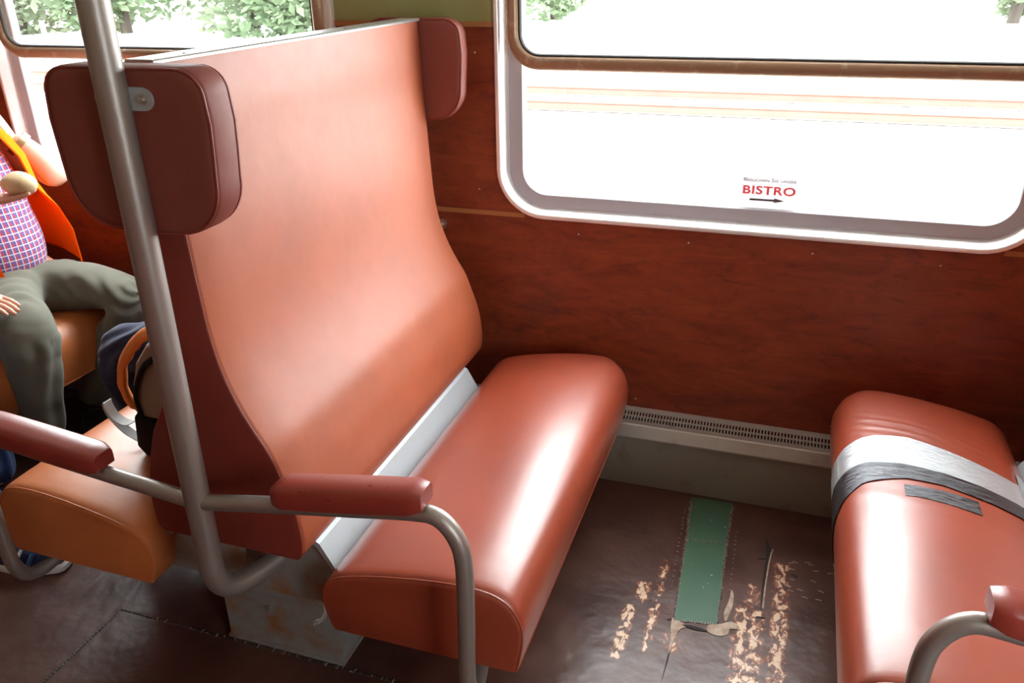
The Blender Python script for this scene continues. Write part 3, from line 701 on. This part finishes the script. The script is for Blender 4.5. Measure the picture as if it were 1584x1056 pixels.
def head(g, root, c, fwd, hair_m, s=1.0):
    f = Vector(fwd); f.z = 0; f.normalize(); sd = Vector((-f.y, f.x, 0)); up = Vector((0, 0, 1)); c = Vector(c)
    rings = []
    for z, a, b, o in ((-.118, .022, .024, .045), (-.110, .036, .040, .036), (-.085, .055, .062, .018), (-.055, .064, .078, .008), (-.02, .070, .086, .002), (.02, .074, .092, -.002), (.055, .074, .094, -.006), (.085, .062, .082, -.010), (.105, .040, .055, -.012), (.113, .012, .018, -.012)):
        rings.append([c + up * z * s + sd * a * s * math.cos(t) + f * (o + b * math.sin(t)) * s for t in [2 * PI * q / 24 for q in range(24)]])
    g.loft(rings)
    g.tube([c + f * .086 * s + up * .012, c + f * .100 * s - up * .012, c + f * .112 * s - up * .030, c + f * .092 * s - up * .040], [.006, .009, .013, .008], 10)   # nose
    for q in (-1, 1): g.tube([c + sd * q * .070 * s + up * .02, c + sd * q * .082 * s + up * .012 - f * .01, c + sd * q * .076 * s - up * .03], [.008, .012, .006], 8)  # ears
    hr = G(); rings = []
    for z, a, b, o in ((-.05, .068, .075, -.022), (.0, .079, .092, -.018), (.05, .081, .098, -.014), (.09, .068, .086, -.014), (.118, .036, .05, -.014), (.124, .01, .012, -.014)):
        rings.append([c + up * z * s + sd * a * s * math.cos(t) + f * (o + b * (math.sin(t) if math.sin(t) < .2 or z > .07 else .2)) * s for t in [2 * PI * q / 24 for q in range(24)]])
    wrinkle(hr.loft(rings), .003, 60).make('hair', hair_m, root)
    for q in (-1, 1):
        e = c + f * .082 * s + sd * q * .030 * s + up * .006
        G().sphere(e, .012).make('eye', 'white_rubber', root); G().sphere(e + f * .009, .0055).make('iris', 'dark_hair', root)
    G().tube([c + f * .083 * s + sd * x * s - up * (.062 + abs(x) * .1) for x in (-.024, -.01, 0, .01, .024)], [.003, .0055, .006, .0055, .003], 8).make('mouth', 'vinyl_pad', root)
def shoe(root, heel, toe, upper, sole, h=.07):
    heel, toe = Vector(heel), Vector(toe); d = (toe - heel); L = d.length; d.normalize(); s = Vector((-d.y, d.x, 0)); g = G(); g2 = G()
    def sec(t): return .030 + .016 * math.sin(min(1, t * 1.15) * PI * .72) + .006 * t
    def plan(scale, z):
        out = []
        for q in range(32):
            a = 2 * PI * q / 32; x = math.cos(a); t = (x + 1) / 2; w = sec(t) * abs(math.sin(a)) ** .55 * math.copysign(1, math.sin(a))
            out.append(heel + d * L * (.5 + .5 * x * scale) + s * w * scale + Vector((0, 0, z)))
        return out
    g2.loft([plan(.98, .002), plan(1.03, .006), plan(1.04, .022), plan(.99, .030)]).make('sole', sole, root)
    def up_(sc, z0, z1): return [Vector((p.x, p.y, 0)) + Vector((0, 0, z0 + (z1 - z0) * max(0, min(1, 1 - (p - heel).dot(d) / L * 1.15)))) for p in plan(sc, 0)]
    g.loft([up_(.97, .026, .026), up_(.99, .040, .045), up_(.93, .058, .075), up_(.80, .068, .100), up_(.55, .074, .115), up_(.2, .074, .118)])
    return g.make('shoe', upper, root, ang=60)
def creases(g, J):
    for v in g.v:                       # cloth folds running off the hips and behind the knees
        for sd in 'LR':
            h, kn, an = Vector(J['hip' + sd][:3]), Vector(J['kn' + sd][:3]), Vector(J['an' + sd][:3])
            d = kn - h; t = (v - h).dot(d) / d.length_squared; ax = h + d * max(0, min(1, t)); r = (v - ax)
            if r.length < .2 and -.3 < t < 1.1 and (v - kn).dot((an - kn).normalized()) < .1:
                ph = t * 26 + 9 * r.normalized().z + 3 * noise.noise(v * 7); a = .0065 * max(0, noise.noise(v * 6 + Vector((3, 1, 2))) + .45) * (1.3 if t > .6 or t < .25 else .7)
                v += r.normalized() * a * math.sin(ph)
            d2 = an - kn; t2 = (v - kn).dot(d2) / d2.length_squared
            if 0.08 < t2 < 1:
                r2 = v - (kn + d2 * t2)
                if r2.length < .16: v += r2.normalized() * .006 * math.sin(t2 * 9 + 7 * r2.normalized().y + 3 * noise.noise(v * 6))
    return g
def person(name, label, J, hair_m, name_arm, trousers, shirt, shoes, fwd, hands):
    """J: joints with radii. One continuous body; clothes are shells on the same skeleton."""
    R = empty(name, (J['pelvis'][0], J['pelvis'][1], 0), label, 'person')
    sh = .86
    nodes = {n: (*v[:3], *[r * (.62 if n[:2] in ('kn', 'hi', 'an', 'pe', 'be') else .80) for r in v[3:]]) for n, v in J.items()}
    E = chain('pelvis', 'belly', 'chest', 'neck', 'skull') + chain('chest', 'shL', 'elL', 'wrL') + chain('chest', 'shR', 'elR', 'wrR') + chain('pelvis', 'hipL', 'knL', 'anL') + chain('pelvis', 'hipR', 'knR', 'anR')
    for n in ('elL', 'wrL', 'elR', 'wrR', 'neck', 'skull'): nodes[n] = J[n]
    vs, fs = skin(nodes, E); g = G().add(vs, fs)
    for h in hands: hand(g, *h[0], **h[1])
    pass
    hd = Vector(J['skull'][:3]) + Vector((0, 0, .03)) + Vector(fwd).normalized() * .02
    head(g, R, hd, fwd, hair_m)
    g.make('body', 'skin', R, ang=70)
    tn = {n: J[n] for n in ('pelvis', 'hipL', 'knL', 'anL', 'hipR', 'knR', 'anR')}
    b = J['belly']; tn['waist'] = (b[0] * .5 + J['pelvis'][0] * .5, b[1] * .5 + J['pelvis'][1] * .5, b[2] * .5 + J['pelvis'][2] * .5, J['pelvis'][3] * 1.02, J['pelvis'][-1] * 1.02)
    vs, fs = skin(tn, chain('pelvis', 'hipL', 'knL', 'anL') + chain('pelvis', 'hipR', 'knR', 'anR') + chain('pelvis', 'waist'), 4)
    creases(wrinkle(G().add(vs, fs), .006, 9), J).make('trousers', trousers, R, ang=80)
    sn = {n: (*J[n][:3], *[r * 1.06 for r in J[n][3:]]) for n in ('pelvis', 'belly', 'chest', 'neck', 'shL', 'shR')}
    sn['neck'] = (*[(J['neck'][i] * .6 + J['chest'][i] * .4) for i in range(3)], .085)
    sn['pelvis'] = (*[(J['pelvis'][i] + (-.035 if i == 2 else .02 if i == 0 else 0)) for i in range(3)], *[r * 1.17 for r in J['belly'][3:]])
    for a in 'LR':
        s_, e_ = Vector(J['sh' + a][:3]), Vector(J['el' + a][:3]); m_ = s_.lerp(e_, .30 if name_arm == 'short' else .62); sn['slv' + a] = (*m_, J['el' + a][3] * 1.35)
    vs, fs = skin(sn, chain('pelvis', 'belly', 'chest', 'neck') + chain('chest', 'shL', 'slvL') + chain('chest', 'shR', 'slvR'), 3)
    wrinkle(G().add(vs, fs), .006, 11, 5).make('shirt', shirt, R, ang=80)
    for (a, up_m, so_m, dx) in shoes:
        an = Vector(J['an' + a][:3]); dv = Vector(dx).normalized(); shoe(R, (an.x - dv.x * .06, an.y - dv.y * .06, 0), (an.x + dv.x * .21, an.y + dv.y * .21, 0), up_m, so_m)
    return R
J1 = dict(pelvis=(-2.67, 2.08, .60, .17, .13), belly=(-2.68, 2.09, .80, .185, .185), chest=(-2.77, 2.09, 1.03, .17, .15), neck=(-2.81, 2.10, 1.24, .06), skull=(-2.80, 2.12, 1.36, .062),
          shL=(-2.80, 2.27, 1.12, .070), elL=(-2.585, 2.375, .930, .066), wrL=(-2.692, 2.285, 1.100, .040), shR=(-2.80, 1.92, 1.12, .070), elR=(-2.73, 1.84, .88, .052), wrR=(-2.60, 2.02, .935, .032),
          hipL=(-2.56, 2.19, .60, .115), knL=(-2.19, 2.20, .575, .090), anL=(-2.44, 2.12, .13, .060), hipR=(-2.56, 1.97, .60, .115), knR=(-2.285, 1.82, .585, .095), anR=(-2.33, 1.80, .13, .065))
MAN = person('person', 'seated person in an orange vest, checked shirt and olive trousers, arm on the sill', J1, 'grey_hair', 'short', 'olive_trousers', 'plaid',
             [('L', 'dark_leather', 'dark_leather', (1, .1, 0)), ('R', 'dark_leather', 'dark_leather', (1, -.1, 0))], (1, -.1, 0),
             [(((-2.692, 2.285, 1.100), (-.25, -.25, 1), (.6, .5, .1)), dict(curl=.55, side=1)),
              (((-2.59, 2.025, .937), (.88, .45, .08), (-.05, 0, -1)), dict(curl=.16, side=1, r=1.08))])
# orange vest: shell round the torso, open at the front
g = G(); rows = []
for z, cx, rx, ry in ((.70, -2.66, .215, .222), (.78, -2.67, .215, .215), (.86, -2.69, .205, .210), (.95, -2.71, .205, .215), (1.05, -2.75, .205, .225), (1.13, -2.78, .165, .22), (1.19, -2.80, .11, .15)):
    row = []
    a0, a1 = (30, 330) if z > 1.04 else (34, 322) if z > .9 else (50, 318) if z > .75 else (38, 322)
    for q in range(33):
        t = math.radians(a0 + (a1 - a0) * q / 32); fl = (.06 * (1 - q / 5) if q < 5 and z < .9 else 0)
        row.append(Vector((cx + (rx + fl) * math.cos(t), 2.09 + (ry + fl * .5) * math.sin(t), z - (.05 * (1 - q / 5) if q < 5 and z < .75 else 0))))
    rows.append(row)
inner = [[p + (Vector((-2.72, 2.09, p.z)) - p).normalized() * .006 for p in r] for r in rows]
full = [r + i[::-1] for r, i in zip(rows, inner)]
g.loft(full); wrinkle(g, .008, 13, 2).make('vest', 'orange_vest', MAN, ang=60)
g = G(); w = Vector((-2.692, 2.285, 1.100)); d = (Vector((-2.585, 2.385, .925)) - w).normalized(); c0 = w + d * .035; u = d.orthogonal().normalized(); v2 = d.cross(u)
g.loft([[c0 + d * o + (u * math.cos(t) + v2 * math.sin(t)) * r_ for t in [2 * PI * q / 28 for q in range(28)]] for o, r_ in ((-.012, .040), (-.012, .047), (.012, .049), (.012, .042))], loop=True)
M['gold'] = metal('brown_gold_bracelet', (.45, .30, .16), .35, .8); g.make('wristwatch', 'gold', MAN)
g = G().sphere((-2.468, 2.085, .992), .062, (1.05, .75, .62), 24, 16); wrinkle(g, .005, 22)
k = NT('pale_bread_crust'); v = k.coord(); M['bread'] = k.bsdf(k.mix(k.noise(v, 18, 3), (.55, .36, .17), (.78, .62, .40)), .7, bump=k.bump(k.noise(v, 40, 3), .4, .004))
tag(g.make('bread_roll', 'bread'), 'pale rounded roll held in the hand of the person in the orange vest', 'bread roll')
J2 = dict(pelvis=(-1.42, 1.93, .60, .15, .12), belly=(-1.40, 1.94, .78, .125, .125), chest=(-1.34, 1.95, 1.0, .14, .12), neck=(-1.32, 1.96, 1.17, .05), skull=(-1.32, 1.96, 1.28, .058),
          shL=(-1.33, 1.79, 1.07, .055), elL=(-1.34, 1.74, .84, .042), wrL=(-1.45, 1.85, .74, .03), shR=(-1.33, 2.13, 1.07, .055), elR=(-1.34, 2.18, .84, .042), wrR=(-1.45, 2.05, .74, .03),
          hipL=(-1.50, 1.85, .60, .095), knL=(-1.965, 1.86, .560, .088), anL=(-1.97, 1.90, .13, .055), hipR=(-1.50, 2.05, .59, .088), knR=(-1.88, 2.10, .53, .072), anR=(-1.86, 2.12, .13, .05))
person('person', 'person in navy trousers seated by the window, almost hidden by the bench backrest', J2, 'dark_hair', None, 'navy_trousers', 'grey_shirt',
       [('L', 'dark_leather', 'dark_leather', (-1, 0, 0)), ('R', 'dark_leather', 'dark_leather', (-1, 0, 0))], (-1, 0, 0),
       [(((-1.45, 1.85, .74), (-.9, .1, -.35), (0, 0, 1)), dict(curl=.3, side=-1)), (((-1.45, 2.05, .74), (-.9, -.1, -.35), (0, 0, 1)), dict(curl=.3, side=1))])
J3 = dict(pelvis=(-2.72, 1.50, .61, .15, .12), belly=(-2.74, 1.50, .80, .135, .135), chest=(-2.80, 1.50, 1.03, .15, .13), neck=(-2.82, 1.50, 1.22, .055), skull=(-2.82, 1.50, 1.34, .06),
          shL=(-2.81, 1.67, 1.10, .06), elL=(-2.66, 1.74, .86, .045), wrL=(-2.43, 1.77, .705, .031), shR=(-2.81, 1.33, 1.10, .06), elR=(-2.70, 1.28, .86, .045), wrR=(-2.50, 1.38, .73, .031),
          hipL=(-2.63, 1.60, .60, .095), knL=(-2.36, 1.61, .55, .078), anL=(-2.32, 1.60, .12, .055), hipR=(-2.63, 1.42, .60, .095), knR=(-2.24, 1.42, .55, .078), anR=(-2.135, 1.405, .12, .055))
P3 = person('person', 'person at the left edge showing only a blue trouser leg and a blue sports shoe', J3, 'dark_hair', None, 'blue_jeans', 'grey_shirt',
       [('L', 'navy_shoe', 'white_rubber', (1, .0, 0)), ('R', 'navy_shoe', 'white_rubber', (1, .22, 0))], (1, 0, 0),
       [(((-2.43, 1.77, .705), (.97, .10, -.10), (0, 0, 1)), dict(curl=.25, side=-1)), (((-2.50, 1.38, .73), (.95, .0, -.3), (0, 0, 1)), dict(curl=.3, side=1))])
# shoe trim panels on the visible shoe
g = G(); g.tube(catmull([(-2.020, 1.358, .030), (-2.022, 1.362, .062), (-2.022, 1.390, .090)], 5), .010, 8, flat=.5); g.make('shoe_stripe', 'white_rubber', P3)
g = G(); g.tube(catmull([(-2.048, 1.354, .045), (-2.050, 1.360, .068), (-2.050, 1.385, .092)], 5), .008, 8, flat=.5); g.make('shoe_mark', 'green_mark', P3)
g = G(); g.tube(catmull([(-1.988, 1.366, .032), (-1.990, 1.372, .054), (-1.990, 1.395, .078)], 5), .014, 8, flat=.4); g.make('shoe_toe_panel', 'blue_mesh', P3)

# ------------------------------------------------------------------ outside
k = NT('pale_gravel_ground'); v = k.coord(); n = k.noise(v, .35, 5, .6); M['ground'] = k.bsdf(k.mix(n, (.42, .40, .36), (.52, .50, .47)), .9, bump=k.bump(k.noise(v, 8, 3), .5, .05))
k = NT('rusty_rail'); v = k.coord(); M['rail'] = k.bsdf(k.mix(k.noise(v, 3, 3), (.16, .07, .055), (.20, .10, .08)), .7, .2)
k = NT('concrete_post'); v = k.coord(); M['post'] = k.bsdf(k.mix(k.noise(v, 6, 3), (.20, .19, .18), (.28, .27, .25)), .9)
k = NT('tree_bark'); v = k.coord(); M['bark'] = k.bsdf(k.mix(k.noise(v, 3, 4), (.03, .022, .018), (.05, .04, .03)), .9)
GZ = -.6
rows = []
for i in range(25):
    yy = WY + .3 + 120 * (i / 24) ** 2
    rows.append([(-110 + 220 * j / 40, yy, GZ + (.10 * noise.noise(Vector((j * 1.3, yy * .4, 0))) if yy > 18 else 0)) for j in range(41)])
o = G().loft(rows, caps=False, closed=False).make('ground_outside', 'ground'); tag(o, kind='structure')
for y in (13.45, 15.10):
    g = G(); pr = [(-.065, 0), (-.065, .012), (-.012, .03), (-.010, .11), (-.036, .125), (-.036, .155), (.036, .155), (.036, .125), (.010, .11), (.012, .03), (.065, .012), (.065, 0)]
    g.loft([[(x, y + dy, GZ + .02 + dz) for dy, dz in pr] for x in (-45, 30)])
    tag(g.make('rail', 'rail'), 'rusty running rail of the track outside, the %s one' % ('nearer' if y < 14 else 'farther'), 'rail')
for x, y, lb in ((-4.85, 22.4, 'grey post outside, left in the upper pane of the big window'), (3.0, 22.1, 'grey post outside, right in the upper pane of the big window'), (-20.3, 19.2, 'grey post outside, seen through the left window')):
    g = G().box(x - .05, x + .05, y - .05, y + .05, GZ - .05, GZ + .95, .01); tag(g.make('fence_post', 'post'), lb, 'post', 'posts beyond the track')
def leaf_mat(name, a, b):
    k = NT(name); v = k.coord(); c = k.mix(k.noise(v, .8, 3), a, b); d = k.n('ShaderNodeBsdfDiffuse'); t = k.n('ShaderNodeBsdfTranslucent'); m = k.n('ShaderNodeMixShader'); m.inputs[0].default_value = .35
    k.l(c, d.inputs[0]); k.l(c, t.inputs[0]); k.l(d.outputs[0], m.inputs[1]); k.l(t.outputs[0], m.inputs[2]); k.l(m.outputs[0], k.out.inputs[0]); M[name] = k.m
leaf_mat('leaf_a', (.08, .125, .07), (.17, .21, .13)); leaf_mat('leaf_b', (.12, .155, .10), (.21, .24, .16))  # greens lightened so that flare and haze sit in the leaf colour
def tree(x, y, h, r, m, label, n=900, seed=0):
    rd = random.Random(seed); R = empty('tree', (x, y, GZ), label, 'tree', 'trees beyond the track')
    g = G(); g.tube([(x, y, GZ - .1), (x + .1, y, GZ + h * .3), (x - .05, y + .1, GZ + h * .55), (x, y, GZ + h * .8)], [.22, .16, .11, .04], 8)
    for q in range(5):
        a = rd.uniform(0, 6.28); z = GZ + h * rd.uniform(.3, .6); g.tube([(x, y, z), (x + r * .4 * math.cos(a), y + r * .4 * math.sin(a), z + h * .12), (x + r * .7 * math.cos(a), y + r * .7 * math.sin(a), z + h * .25)], [.08, .05, .02], 6)
    g.make('trunk', 'bark', R)
    L = G(); blobs = [(x + rd.uniform(-.6, .6) * r, y + rd.uniform(-.6, .6) * r, GZ + h * rd.uniform(.10, .92), r * rd.uniform(.35, .6)) for _ in range(16)]
    for q in range(n):
        bx, by, bz, br = blobs[q % 16]; dv = Vector((rd.gauss(0, 1), rd.gauss(0, 1), rd.gauss(0, 1))).normalized() * br * rd.uniform(.7, 1.05)
        p = Vector((bx, by, max(GZ + .1, bz + dv.z * .9))) + Vector((dv.x, dv.y, 0)); a = Vector((rd.gauss(0, 1), rd.gauss(0, 1), rd.gauss(0, .6))).normalized(); b_ = a.orthogonal().normalized(); s_ = rd.uniform(.13, .28)
        L.add([p - a * s_, p - b_ * s_ * .5, p + a * s_, p + b_ * s_ * .5], [(0, 1, 2, 3)])
    me = bpy.data.meshes.new('foliage'); off = OFF[R.name]; me.from_pydata([tuple(q - off) for q in L.v], [], L.f); me.materials.append(M[m]); link('foliage', me, R)
i = 0
for x, y, h, r, m, lb in ((-34, 28, 7, 3.4, 'leaf_a', 'leafy tree far left, behind the pole in the left window'), (-28.5, 26, 7.5, 3.0, 'leaf_b', 'pale bushy tree seen left of the pole through the left window'),
                      (-24.5, 27, 7, 3.0, 'leaf_a', 'green tree right beside the pole in the left window'), (-20.5, 29.5, 6.5, 2.6, 'leaf_b', 'tree in the middle of the left window, right of the pole'),
                      (-17.0, 27, 6.5, 2.6, 'leaf_a', 'tree at the right side of the left window'), (-13.6, 27, 6.5, 2.3, 'leaf_b', 'tree just left of the brown window sash upright'),
                      (-10.2, 36, 5.5, 2.2, 'leaf_a', 'tree at the top left corner of the big window'), (6.8, 35, 4.5, 1.6, 'leaf_b', 'small tree at the top right corner of the big window')):
    tree(x, y, h, r, m, lb, 3200, 40 + i); i += 1
